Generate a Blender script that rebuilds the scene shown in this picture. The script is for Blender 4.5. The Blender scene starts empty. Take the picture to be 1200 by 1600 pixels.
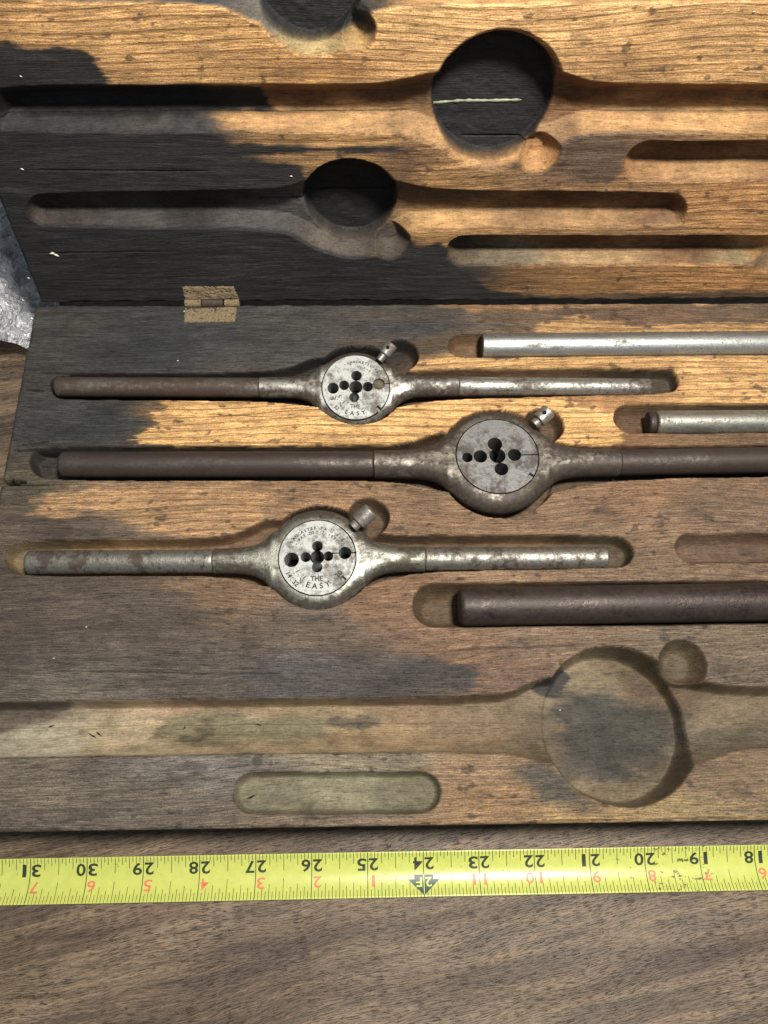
import bpy, bmesh, math, json, random
import numpy as np
from mathutils import Vector, Matrix
# One Blender unit is one inch (see unit_settings below); X right along the case, Y away, Z up, table at z = 0
D = json.loads(r'''{"R":[[0.999822,-0.008998,0.016597],
[-0.014662,-0.923919,0.382307],
[0.011894,-0.382482,-0.923886]],"yh":10.2887,"base":[["poly",[[-6.423,8.282],
[-6.404,8.49],
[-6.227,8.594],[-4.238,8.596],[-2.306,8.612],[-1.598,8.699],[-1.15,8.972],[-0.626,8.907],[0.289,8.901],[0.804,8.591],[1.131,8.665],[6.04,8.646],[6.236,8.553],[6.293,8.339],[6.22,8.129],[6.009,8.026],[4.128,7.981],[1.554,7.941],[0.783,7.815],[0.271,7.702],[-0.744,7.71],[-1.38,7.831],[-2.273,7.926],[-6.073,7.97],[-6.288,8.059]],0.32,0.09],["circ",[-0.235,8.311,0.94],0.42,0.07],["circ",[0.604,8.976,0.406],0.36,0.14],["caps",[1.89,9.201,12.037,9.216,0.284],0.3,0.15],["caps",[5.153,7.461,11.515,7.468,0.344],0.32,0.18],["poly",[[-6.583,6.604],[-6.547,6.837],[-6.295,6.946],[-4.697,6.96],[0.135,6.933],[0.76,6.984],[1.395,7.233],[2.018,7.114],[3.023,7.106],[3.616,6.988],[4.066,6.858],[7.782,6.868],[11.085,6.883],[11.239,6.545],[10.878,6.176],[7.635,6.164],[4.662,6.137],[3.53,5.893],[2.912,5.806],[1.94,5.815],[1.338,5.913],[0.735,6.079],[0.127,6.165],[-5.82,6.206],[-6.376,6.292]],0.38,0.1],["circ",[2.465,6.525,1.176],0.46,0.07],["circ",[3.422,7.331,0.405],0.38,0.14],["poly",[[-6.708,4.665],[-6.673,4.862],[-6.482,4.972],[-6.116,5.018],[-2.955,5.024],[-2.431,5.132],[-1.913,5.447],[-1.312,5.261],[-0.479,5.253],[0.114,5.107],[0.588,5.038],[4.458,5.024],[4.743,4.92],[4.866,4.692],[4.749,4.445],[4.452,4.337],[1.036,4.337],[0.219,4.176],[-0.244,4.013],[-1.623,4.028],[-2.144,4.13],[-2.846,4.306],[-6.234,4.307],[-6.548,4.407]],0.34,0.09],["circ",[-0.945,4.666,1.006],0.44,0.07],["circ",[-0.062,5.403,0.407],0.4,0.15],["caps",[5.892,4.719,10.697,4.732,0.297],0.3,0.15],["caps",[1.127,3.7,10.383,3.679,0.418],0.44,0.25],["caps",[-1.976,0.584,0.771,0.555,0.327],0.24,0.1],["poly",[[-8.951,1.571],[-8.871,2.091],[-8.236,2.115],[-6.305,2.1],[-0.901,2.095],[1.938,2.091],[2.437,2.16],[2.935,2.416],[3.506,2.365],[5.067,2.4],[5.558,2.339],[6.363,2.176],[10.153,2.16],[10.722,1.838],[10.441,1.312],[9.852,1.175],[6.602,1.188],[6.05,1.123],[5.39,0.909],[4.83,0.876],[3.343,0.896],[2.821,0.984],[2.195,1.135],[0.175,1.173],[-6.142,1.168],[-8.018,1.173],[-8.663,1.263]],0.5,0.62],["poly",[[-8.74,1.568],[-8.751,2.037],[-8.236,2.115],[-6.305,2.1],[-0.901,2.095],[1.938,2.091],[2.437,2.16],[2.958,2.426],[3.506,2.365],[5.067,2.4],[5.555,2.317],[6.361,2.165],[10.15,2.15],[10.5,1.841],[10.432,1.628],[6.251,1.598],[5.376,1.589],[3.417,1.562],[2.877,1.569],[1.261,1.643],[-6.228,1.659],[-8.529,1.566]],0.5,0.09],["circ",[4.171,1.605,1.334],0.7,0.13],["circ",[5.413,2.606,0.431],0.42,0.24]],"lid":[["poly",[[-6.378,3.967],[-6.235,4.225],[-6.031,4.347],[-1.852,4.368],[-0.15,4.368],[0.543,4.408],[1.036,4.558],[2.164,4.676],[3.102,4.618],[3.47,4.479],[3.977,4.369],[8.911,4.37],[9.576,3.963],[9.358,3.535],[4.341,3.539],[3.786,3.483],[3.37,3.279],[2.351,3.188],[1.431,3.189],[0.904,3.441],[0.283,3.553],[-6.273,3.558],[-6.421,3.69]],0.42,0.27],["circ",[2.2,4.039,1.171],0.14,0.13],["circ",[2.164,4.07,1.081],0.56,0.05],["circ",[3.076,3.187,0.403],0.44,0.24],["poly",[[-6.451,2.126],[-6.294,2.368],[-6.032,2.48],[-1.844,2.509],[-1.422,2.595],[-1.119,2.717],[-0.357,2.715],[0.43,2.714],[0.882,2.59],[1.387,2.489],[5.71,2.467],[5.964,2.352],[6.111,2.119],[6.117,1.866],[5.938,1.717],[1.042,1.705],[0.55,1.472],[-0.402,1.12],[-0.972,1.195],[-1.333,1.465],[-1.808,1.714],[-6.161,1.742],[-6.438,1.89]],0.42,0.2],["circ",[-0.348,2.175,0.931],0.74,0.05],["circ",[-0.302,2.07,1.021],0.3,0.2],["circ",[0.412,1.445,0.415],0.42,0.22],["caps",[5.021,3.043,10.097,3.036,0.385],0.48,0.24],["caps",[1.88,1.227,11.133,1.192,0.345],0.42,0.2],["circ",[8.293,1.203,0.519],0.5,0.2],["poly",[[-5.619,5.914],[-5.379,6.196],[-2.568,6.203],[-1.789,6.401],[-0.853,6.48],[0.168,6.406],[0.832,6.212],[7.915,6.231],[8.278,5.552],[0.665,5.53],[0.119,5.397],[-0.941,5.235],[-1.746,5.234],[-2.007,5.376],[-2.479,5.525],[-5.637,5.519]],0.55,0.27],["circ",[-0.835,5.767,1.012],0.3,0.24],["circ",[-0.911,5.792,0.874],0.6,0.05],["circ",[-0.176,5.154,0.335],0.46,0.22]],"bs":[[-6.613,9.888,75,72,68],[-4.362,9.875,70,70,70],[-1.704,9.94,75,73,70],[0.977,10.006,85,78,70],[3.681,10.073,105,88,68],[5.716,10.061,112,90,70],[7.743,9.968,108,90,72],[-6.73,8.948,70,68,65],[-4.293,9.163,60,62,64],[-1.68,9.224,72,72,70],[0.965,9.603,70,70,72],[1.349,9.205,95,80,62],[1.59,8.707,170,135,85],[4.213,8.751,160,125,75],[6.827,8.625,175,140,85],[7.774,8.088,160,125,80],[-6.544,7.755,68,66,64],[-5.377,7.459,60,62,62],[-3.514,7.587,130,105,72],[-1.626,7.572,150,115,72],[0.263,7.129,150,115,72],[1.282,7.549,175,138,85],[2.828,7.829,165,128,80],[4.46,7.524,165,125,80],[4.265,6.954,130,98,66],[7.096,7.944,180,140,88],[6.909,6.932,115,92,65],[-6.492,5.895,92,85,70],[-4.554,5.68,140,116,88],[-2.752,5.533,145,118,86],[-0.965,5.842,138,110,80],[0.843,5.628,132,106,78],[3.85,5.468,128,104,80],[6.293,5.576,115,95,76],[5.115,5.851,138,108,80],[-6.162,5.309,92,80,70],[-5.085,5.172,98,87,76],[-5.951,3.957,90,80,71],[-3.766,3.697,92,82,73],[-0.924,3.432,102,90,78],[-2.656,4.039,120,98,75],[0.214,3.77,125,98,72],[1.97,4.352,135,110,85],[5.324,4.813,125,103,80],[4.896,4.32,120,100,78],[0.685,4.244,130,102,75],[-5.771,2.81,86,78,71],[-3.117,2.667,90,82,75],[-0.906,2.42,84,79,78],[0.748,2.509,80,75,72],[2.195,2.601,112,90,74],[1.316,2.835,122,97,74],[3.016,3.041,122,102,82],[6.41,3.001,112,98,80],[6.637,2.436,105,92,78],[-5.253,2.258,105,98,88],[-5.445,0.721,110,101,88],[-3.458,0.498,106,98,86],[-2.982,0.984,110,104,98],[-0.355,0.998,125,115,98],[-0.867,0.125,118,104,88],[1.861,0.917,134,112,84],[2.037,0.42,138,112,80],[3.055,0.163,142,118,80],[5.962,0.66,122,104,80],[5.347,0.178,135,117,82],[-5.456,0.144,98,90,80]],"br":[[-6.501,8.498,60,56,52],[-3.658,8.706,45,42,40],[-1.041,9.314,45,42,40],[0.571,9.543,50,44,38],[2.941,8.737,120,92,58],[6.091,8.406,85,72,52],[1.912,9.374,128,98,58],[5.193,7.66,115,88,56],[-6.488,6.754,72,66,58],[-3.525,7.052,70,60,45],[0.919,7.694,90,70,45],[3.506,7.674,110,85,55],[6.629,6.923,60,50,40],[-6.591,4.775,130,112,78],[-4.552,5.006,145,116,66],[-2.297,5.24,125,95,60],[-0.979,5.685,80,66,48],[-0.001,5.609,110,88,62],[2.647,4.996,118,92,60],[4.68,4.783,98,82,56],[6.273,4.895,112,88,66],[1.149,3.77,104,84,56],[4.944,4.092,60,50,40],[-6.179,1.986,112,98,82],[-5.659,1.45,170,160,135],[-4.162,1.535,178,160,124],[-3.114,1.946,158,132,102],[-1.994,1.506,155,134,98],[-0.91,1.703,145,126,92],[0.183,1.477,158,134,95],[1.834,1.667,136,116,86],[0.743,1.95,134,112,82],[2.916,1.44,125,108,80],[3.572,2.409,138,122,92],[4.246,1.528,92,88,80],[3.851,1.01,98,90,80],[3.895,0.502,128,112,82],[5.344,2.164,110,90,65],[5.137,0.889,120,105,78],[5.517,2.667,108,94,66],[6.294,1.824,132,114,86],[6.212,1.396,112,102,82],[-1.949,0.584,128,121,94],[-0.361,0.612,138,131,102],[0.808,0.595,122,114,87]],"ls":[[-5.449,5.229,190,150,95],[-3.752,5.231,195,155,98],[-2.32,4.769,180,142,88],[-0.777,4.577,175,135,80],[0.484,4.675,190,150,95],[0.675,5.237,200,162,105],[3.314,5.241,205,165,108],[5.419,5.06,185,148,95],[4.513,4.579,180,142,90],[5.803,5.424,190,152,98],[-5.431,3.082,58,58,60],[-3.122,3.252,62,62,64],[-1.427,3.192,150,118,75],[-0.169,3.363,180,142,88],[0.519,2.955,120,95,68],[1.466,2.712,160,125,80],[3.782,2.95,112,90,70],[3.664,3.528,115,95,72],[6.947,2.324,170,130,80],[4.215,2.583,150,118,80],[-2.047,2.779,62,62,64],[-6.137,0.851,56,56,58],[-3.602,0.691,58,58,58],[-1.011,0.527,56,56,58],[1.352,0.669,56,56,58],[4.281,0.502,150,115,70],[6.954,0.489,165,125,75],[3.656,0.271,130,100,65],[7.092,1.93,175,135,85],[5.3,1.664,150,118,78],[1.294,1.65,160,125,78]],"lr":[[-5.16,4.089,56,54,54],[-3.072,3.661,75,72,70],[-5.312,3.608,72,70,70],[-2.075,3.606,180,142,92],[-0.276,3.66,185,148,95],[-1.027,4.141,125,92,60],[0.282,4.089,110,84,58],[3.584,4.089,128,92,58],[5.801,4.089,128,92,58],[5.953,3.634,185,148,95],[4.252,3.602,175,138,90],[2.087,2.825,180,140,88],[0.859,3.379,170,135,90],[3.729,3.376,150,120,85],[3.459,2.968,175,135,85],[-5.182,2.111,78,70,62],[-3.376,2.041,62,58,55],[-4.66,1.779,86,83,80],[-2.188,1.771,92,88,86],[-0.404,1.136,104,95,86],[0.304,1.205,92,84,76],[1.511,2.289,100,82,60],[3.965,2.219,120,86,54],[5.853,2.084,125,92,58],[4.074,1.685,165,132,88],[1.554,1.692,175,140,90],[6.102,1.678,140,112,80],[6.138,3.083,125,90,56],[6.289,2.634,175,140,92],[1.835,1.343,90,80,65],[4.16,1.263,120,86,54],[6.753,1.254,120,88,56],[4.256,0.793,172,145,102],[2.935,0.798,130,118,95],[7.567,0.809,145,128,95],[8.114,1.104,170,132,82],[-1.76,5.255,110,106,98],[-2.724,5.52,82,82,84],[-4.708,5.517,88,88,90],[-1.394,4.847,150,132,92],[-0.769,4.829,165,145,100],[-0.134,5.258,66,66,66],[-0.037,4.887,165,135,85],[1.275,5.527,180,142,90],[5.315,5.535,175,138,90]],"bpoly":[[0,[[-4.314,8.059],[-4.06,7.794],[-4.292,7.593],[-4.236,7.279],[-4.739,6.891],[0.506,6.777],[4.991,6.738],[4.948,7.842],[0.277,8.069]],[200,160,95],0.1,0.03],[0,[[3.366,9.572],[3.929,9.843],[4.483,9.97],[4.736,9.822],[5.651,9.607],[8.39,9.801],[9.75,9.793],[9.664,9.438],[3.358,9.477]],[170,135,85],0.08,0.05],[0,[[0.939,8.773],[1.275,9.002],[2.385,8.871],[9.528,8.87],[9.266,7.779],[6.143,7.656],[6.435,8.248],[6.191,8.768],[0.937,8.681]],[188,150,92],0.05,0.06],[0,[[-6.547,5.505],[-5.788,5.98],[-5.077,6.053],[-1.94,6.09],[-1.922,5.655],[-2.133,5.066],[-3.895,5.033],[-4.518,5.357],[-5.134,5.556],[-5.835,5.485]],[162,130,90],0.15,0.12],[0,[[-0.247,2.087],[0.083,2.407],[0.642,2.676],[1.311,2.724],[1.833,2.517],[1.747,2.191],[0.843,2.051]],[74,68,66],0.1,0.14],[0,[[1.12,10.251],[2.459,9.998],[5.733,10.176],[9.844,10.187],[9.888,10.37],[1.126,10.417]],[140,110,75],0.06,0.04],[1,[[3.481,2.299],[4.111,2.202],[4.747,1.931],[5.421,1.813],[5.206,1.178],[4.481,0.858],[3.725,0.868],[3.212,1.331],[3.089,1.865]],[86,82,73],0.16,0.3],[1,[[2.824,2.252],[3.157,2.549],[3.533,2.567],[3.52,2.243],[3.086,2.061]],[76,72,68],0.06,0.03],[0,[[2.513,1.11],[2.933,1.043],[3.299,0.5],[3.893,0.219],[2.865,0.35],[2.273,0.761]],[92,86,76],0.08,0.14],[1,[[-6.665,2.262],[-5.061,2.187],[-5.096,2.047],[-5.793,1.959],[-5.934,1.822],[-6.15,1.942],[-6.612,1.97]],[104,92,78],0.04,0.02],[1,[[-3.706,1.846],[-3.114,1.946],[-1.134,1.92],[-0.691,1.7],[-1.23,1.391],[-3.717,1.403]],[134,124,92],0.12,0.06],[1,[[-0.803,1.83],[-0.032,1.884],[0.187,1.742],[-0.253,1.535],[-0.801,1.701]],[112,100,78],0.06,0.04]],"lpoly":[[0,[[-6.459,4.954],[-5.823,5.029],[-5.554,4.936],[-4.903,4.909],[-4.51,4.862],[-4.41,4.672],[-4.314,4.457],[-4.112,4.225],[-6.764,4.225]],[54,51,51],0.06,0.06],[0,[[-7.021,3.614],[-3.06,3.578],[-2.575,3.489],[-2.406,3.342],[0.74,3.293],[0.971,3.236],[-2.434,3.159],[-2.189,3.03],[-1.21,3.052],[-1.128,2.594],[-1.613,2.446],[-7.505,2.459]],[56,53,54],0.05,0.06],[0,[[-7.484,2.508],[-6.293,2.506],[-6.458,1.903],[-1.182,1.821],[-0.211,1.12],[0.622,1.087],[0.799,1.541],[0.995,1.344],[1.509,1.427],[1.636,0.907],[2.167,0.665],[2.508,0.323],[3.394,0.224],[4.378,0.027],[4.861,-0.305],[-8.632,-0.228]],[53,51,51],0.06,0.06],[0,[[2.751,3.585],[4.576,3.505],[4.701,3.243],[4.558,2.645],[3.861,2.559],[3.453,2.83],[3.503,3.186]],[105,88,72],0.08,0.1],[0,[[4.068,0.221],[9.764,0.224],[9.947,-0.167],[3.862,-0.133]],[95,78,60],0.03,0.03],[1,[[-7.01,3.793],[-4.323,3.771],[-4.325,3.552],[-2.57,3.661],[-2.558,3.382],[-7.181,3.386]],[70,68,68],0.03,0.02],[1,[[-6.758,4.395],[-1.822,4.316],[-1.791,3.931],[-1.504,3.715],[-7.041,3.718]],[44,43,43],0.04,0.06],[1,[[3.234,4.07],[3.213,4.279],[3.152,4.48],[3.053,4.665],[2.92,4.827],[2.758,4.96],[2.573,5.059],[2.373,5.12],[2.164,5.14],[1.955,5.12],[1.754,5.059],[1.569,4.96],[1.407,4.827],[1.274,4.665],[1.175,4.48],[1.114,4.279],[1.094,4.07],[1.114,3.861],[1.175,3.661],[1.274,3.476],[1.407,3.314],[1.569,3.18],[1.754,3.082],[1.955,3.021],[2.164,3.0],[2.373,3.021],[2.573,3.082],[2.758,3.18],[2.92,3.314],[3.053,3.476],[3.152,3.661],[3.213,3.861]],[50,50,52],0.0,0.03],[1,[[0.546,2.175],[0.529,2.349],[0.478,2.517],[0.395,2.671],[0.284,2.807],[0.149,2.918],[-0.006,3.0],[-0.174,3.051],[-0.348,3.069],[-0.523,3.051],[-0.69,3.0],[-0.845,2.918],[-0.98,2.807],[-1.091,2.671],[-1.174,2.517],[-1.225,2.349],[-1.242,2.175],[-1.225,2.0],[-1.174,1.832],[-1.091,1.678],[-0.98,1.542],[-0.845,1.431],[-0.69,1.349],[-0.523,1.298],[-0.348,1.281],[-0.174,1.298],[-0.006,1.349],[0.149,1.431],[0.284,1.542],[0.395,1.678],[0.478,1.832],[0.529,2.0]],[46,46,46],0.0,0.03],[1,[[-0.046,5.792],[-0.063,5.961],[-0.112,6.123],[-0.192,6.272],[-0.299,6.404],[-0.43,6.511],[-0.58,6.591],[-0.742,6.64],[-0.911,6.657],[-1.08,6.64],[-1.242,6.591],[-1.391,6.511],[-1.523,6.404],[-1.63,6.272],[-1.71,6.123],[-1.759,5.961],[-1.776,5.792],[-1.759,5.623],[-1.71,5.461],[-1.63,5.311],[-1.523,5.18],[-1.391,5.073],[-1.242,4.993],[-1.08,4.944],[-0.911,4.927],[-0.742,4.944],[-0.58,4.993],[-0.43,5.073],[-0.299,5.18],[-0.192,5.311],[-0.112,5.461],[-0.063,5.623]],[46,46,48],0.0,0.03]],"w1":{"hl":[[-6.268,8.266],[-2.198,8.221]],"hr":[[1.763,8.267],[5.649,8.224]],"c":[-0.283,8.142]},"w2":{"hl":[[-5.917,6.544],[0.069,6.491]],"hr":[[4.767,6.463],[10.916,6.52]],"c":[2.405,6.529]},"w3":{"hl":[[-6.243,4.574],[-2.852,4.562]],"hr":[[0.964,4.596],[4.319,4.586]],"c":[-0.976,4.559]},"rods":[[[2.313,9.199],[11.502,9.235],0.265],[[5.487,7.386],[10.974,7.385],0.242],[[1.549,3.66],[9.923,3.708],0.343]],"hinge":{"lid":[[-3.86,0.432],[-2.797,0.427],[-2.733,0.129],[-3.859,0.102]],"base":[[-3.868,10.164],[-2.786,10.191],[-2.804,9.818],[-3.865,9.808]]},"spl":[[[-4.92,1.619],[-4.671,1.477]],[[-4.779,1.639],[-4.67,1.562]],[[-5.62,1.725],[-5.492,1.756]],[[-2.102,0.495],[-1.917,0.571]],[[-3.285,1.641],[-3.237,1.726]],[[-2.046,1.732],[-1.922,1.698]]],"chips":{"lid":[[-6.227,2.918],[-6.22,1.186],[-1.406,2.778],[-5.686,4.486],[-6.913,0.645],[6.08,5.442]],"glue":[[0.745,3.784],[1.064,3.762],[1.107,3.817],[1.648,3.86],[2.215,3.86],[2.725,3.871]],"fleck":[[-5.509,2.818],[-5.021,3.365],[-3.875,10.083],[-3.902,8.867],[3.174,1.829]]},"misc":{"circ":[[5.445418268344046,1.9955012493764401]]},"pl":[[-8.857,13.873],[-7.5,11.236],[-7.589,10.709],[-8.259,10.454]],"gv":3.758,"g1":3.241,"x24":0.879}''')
sc = bpy.context.scene
sc.unit_settings.system = 'IMPERIAL'; sc.unit_settings.scale_length = 0.0254
col = sc.collection

# ------------------------------------------------------------------ camera, sky, sun, exposure
R = D['R']                                   # world axes expressed in camera (right, down, forward)
cam = bpy.data.cameras.new('camera'); co = bpy.data.objects.new('camera', cam); col.objects.link(co); sc.camera = co
M3 = Matrix([[R[i][0], -R[i][1], -R[i][2]] for i in range(3)])
co.matrix_world = Matrix.Translation((0, 0, 15.2)) @ M3.to_4x4()
cam.sensor_fit = 'VERTICAL'; cam.sensor_height = 24; cam.lens = 1200 / 1600 * 24
cam.clip_start = .1; cam.clip_end = 500
w = bpy.data.worlds.new('World'); sc.world = w; w.use_nodes = True          # dim room light
bg = w.node_tree.nodes['Background']; bg.inputs[0].default_value = (.80, .90, 1.0, 1); bg.inputs[1].default_value = 0.19
ll = bpy.data.lights.new('work_lamp', 'AREA'); lo = bpy.data.objects.new('work_lamp', ll); col.objects.link(lo)   # the lamp hanging over the bench
ll.shape = 'DISK'; ll.size = 4.5; ll.energy = 13000; ll.color = (1, .95, .86); lo.location = (6.5, 3.0, 31)
lo.rotation_euler = (Vector(lo.location) - Vector((1, 6, 2))).to_track_quat('Z', 'Y').to_euler()
sc.view_settings.view_transform = 'Standard'; sc.view_settings.look = 'None'; sc.view_settings.gamma = 1
sc.view_settings.exposure = 0.3

# ------------------------------------------------------------------ helpers
def tag(o, label=None, cat=None, group=None, kind=None):
    for k, v in (('label', label), ('category', cat), ('group', group), ('kind', kind)):
        if v: o[k] = v
    return o
def empty(name, loc=(0, 0, 0)):
    o = bpy.data.objects.new(name, None); o.location = loc; o.empty_display_size = .2; col.objects.link(o); return o
def link(name, me, mat=None, parent=None, smooth=True):
    o = bpy.data.objects.new(name, me); col.objects.link(o)
    if mat: me.materials.clear(); me.materials.append(mat)
    if parent: o.parent = parent
    if smooth and len(me.polygons): me.polygons.foreach_set('use_smooth', [True] * len(me.polygons))
    return o
def pydata(name, v, f, mat, parent=None, smooth=True):
    me = bpy.data.meshes.new(name); me.from_pydata([tuple(map(float, p)) for p in v], [], f); me.update()
    return link(name, me, mat, parent, smooth)
def sharp(o, deg=35):
    me = o.data; bm = bmesh.new(); bm.from_mesh(me)
    for e in bm.edges: e.smooth = e.calc_face_angle(0) < math.radians(deg)
    bm.to_mesh(me); bm.free()
def lin(c): c = np.asarray(c, float) / 255; return np.where(c < .04045, c / 12.92, ((c + .055) / 1.055) ** 2.4)

def lattice(seed):
    return np.random.RandomState(seed).rand(256, 256)
def vnoise(x, y, sx, sy, seed):
    L = lattice(seed); u = x * sx + 37.3; v = y * sy + 91.7
    i = np.floor(u).astype(int); j = np.floor(v).astype(int); a = u - i; b = v - j
    a = a * a * (3 - 2 * a); b = b * b * (3 - 2 * b); i &= 255; j &= 255; i1 = (i + 1) & 255; j1 = (j + 1) & 255
    return (L[i, j] * (1 - a) + L[i1, j] * a) * (1 - b) + (L[i, j1] * (1 - a) + L[i1, j1] * a) * b - .5
def fbm(x, y, sx, sy, seed, n=4):
    s = 0; a = 1
    for k in range(n): s = s + a * vnoise(x, y, sx * 2 ** k, sy * 2 ** k, seed + k); a *= .55
    return s
def smooth_poly(P, it=2):
    P = np.array(P, float)
    for _ in range(it):
        Q = np.roll(P, -1, 0); P = np.stack([P * .75 + Q * .25, P * .25 + Q * .75], 1).reshape(-1, 2)
    return P
def sd_poly(x, y, P, reach=1.2):
    """signed distance, positive inside; evaluated only near the polygon"""
    out = np.full(x.shape, -9.); lo = P.min(0) - reach; hi = P.max(0) + reach
    m = (x > lo[0]) & (x < hi[0]) & (y > lo[1]) & (y < hi[1]); a = x[m]; b = y[m]
    d = np.full(a.shape, 1e9); ins = np.zeros(a.shape, bool)
    for k in range(len(P)):
        x0, y0 = P[k]; x1, y1 = P[(k + 1) % len(P)]; ex, ey = x1 - x0, y1 - y0; L = ex * ex + ey * ey + 1e-12
        t = np.clip(((a - x0) * ex + (b - y0) * ey) / L, 0, 1)
        d = np.minimum(d, (a - x0 - t * ex) ** 2 + (b - y0 - t * ey) ** 2)
        if abs(ey) > 1e-12:
            c = ((y0 > b) != (y1 > b)) & (a < ex * (b - y0) / ey + x0); ins ^= c
    d = np.sqrt(d); out[m] = np.where(ins, d, -d); return out
def carve(x, y, feats, wob, pw):
    """depth of the routed recesses at every point"""
    dep = np.zeros(x.shape)
    for kind, g, D0, wd in feats:
        if kind == 'circ' and g[2] > 1.3: D0 = D0 * np.clip(1 + .27 * (x - g[0]) / g[2], .5, 1.3)     # the big pocket gets deeper to the right
        if kind == 'poly': d = sd_poly(x, y, smooth_poly(g))
        elif kind == 'circ': d = g[2] - np.hypot(x - g[0], y - g[1])
        else:
            ex, ey = g[2] - g[0], g[3] - g[1]; t = np.clip(((x - g[0]) * ex + (y - g[1]) * ey) / (ex * ex + ey * ey), 0, 1)
            d = g[4] - np.hypot(x - g[0] - t * ex, y - g[1] - t * ey)
        d = d + wob; t = np.clip(d / wd, 0, 1)
        dep = np.maximum(dep, D0 * (1 - (1 - t) ** pw) ** (1 / max(pw * .5, 1)) if pw > 1.6 else D0 * (1 - (1 - t) ** pw))
    return dep
def rbf(x, y, pts, rx=.9, ry=.42):
    acc = np.zeros(x.shape + (3,)); ws = np.full(x.shape, 1e-9); s = 0
    for p in pts:
        w_ = 1 / (((x - p[0]) / rx) ** 2 + ((y - p[1]) / ry) ** 2 + .05) ** 2.2
        acc += w_[..., None] * lin(p[2:5]); ws += w_
    return acc / ws[..., None]

def board(name, xs, ys, feats, spts, rpts, polys, cracks, parent, mat, thick, seed, gain, edge, pw, sat, rg):
    X, Y = np.meshgrid(xs, ys); nx, ny = len(xs), len(ys)
    wob = fbm(X, Y, 2.0, 3, seed, 3) * .018
    dep = carve(X, Y, feats, wob, pw)
    # worn arris and rough old surface
    er = np.minimum.reduce([X - xs[0], xs[-1] - X, Y - ys[0], ys[-1] - Y]) + fbm(X, Y, 3, 3, seed + 50) * .05
    Z = -dep - .05 * np.clip(1 - er / .06, 0, 1) ** 2
    surf = np.clip(1 - dep / .05, 0, 1)
    Z += surf * (fbm(X, Y, 1.2, 14, seed + 9, 4) * .009 + fbm(X, Y, .25, .5, seed + 19, 2) * .02)
    Z += (1 - surf) * fbm(X, Y, 5, 7, seed + 29, 4) * .018
    # colour: stains, bare patches, dust, and darker recess floors
    wx = fbm(X, Y, .9, 5, seed + 3, 5); wy = fbm(X, Y, .8, 6, seed + 13, 4)
    fine = fbm(X, Y, 1.3, 30, seed + 23, 3)
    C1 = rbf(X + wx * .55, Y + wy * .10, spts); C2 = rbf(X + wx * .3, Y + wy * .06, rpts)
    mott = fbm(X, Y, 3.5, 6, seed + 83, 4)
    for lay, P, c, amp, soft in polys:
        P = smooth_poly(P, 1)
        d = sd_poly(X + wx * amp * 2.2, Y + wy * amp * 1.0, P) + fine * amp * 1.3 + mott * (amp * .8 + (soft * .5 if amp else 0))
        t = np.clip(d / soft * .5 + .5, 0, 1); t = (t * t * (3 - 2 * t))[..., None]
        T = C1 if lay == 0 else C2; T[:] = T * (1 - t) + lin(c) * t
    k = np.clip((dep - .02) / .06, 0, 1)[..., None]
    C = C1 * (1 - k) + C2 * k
    # mottling, a darker band along recess rims, small ink-like spots
    C *= (1 + .30 * fbm(X, Y, 1.6, 4.5, seed + 33, 4))[..., None] * (1 + .16 * fbm(X, Y, 9, 16, seed + 43, 2))[..., None]
    lum = C.mean(-1)
    spots = np.clip((fbm(X, Y, 4.2, 7, seed + 61, 3) - .42) / .10, 0, 1) * .62 * np.clip(lum / .15, 0, 1) * (1 - k[..., 0])
    spots = np.maximum(spots, np.clip((fbm(X, Y, 1.1, 2.8, seed + 71, 4) - .5) / .15, 0, 1) * .4)
    C = C * (1 - spots[..., None]) + lin((52, 47, 44)) * spots[..., None]
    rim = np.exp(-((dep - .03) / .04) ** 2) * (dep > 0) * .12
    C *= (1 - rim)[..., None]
    for x0, y0, x1, y1, wd, dp in cracks:
        ex, ey = x1 - x0, y1 - y0; t = np.clip(((X - x0) * ex + (Y - y0) * ey) / (ex * ex + ey * ey), 0, 1)
        dd = np.hypot(X - x0 - t * ex, Y - y0 - t * ey + wy * .012)
        q = np.clip(1 - dd / (wd * (1.2 - np.abs(2 * t - 1) ** 3)), 0, 1); Z -= dp * np.sqrt(q); C *= (1 - .8 * q)[..., None]
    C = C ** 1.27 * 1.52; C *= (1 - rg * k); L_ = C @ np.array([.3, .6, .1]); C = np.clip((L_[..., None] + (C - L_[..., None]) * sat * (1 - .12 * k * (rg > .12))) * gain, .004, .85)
    gold = np.clip((C[..., 0] - C[..., 2]) / .22, 0, 1)
    V = np.stack([X, Y, Z], -1).reshape(-1, 3)
    idx = np.arange(nx * ny).reshape(ny, nx)
    F = np.stack([idx[:-1, :-1], idx[:-1, 1:], idx[1:, 1:], idx[1:, :-1]], -1).reshape(-1, 4)
    ring = np.concatenate([idx[0, :], idx[1:, -1], idx[-1, -2::-1], idx[-2:0:-1, 0]])
    low = V[ring].copy(); low[:, 2] = -thick
    b = len(V) + np.arange(len(ring)); V = np.concatenate([V, low])
    r2, b2 = np.roll(ring, -1), np.roll(b, -1)
    F = np.concatenate([F, np.stack([ring, b, b2, r2], -1)])
    Cc = np.concatenate([np.concatenate([C.reshape(-1, 3), gold.reshape(-1, 1)], 1), np.tile(list(edge) + [0.], (len(ring), 1))])
    me = bpy.data.meshes.new(name); me.vertices.add(len(V)); me.vertices.foreach_set('co', V.ravel())
    nf = len(F); me.loops.add(nf * 4 + len(b)); me.loops.foreach_set('vertex_index', np.concatenate([F.ravel(), b[::-1]]).astype(np.int32))
    me.polygons.add(nf + 1); me.polygons.foreach_set('loop_start', np.append(np.arange(nf) * 4, nf * 4).astype(np.int32))
    me.update(calc_edges=True)
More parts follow.
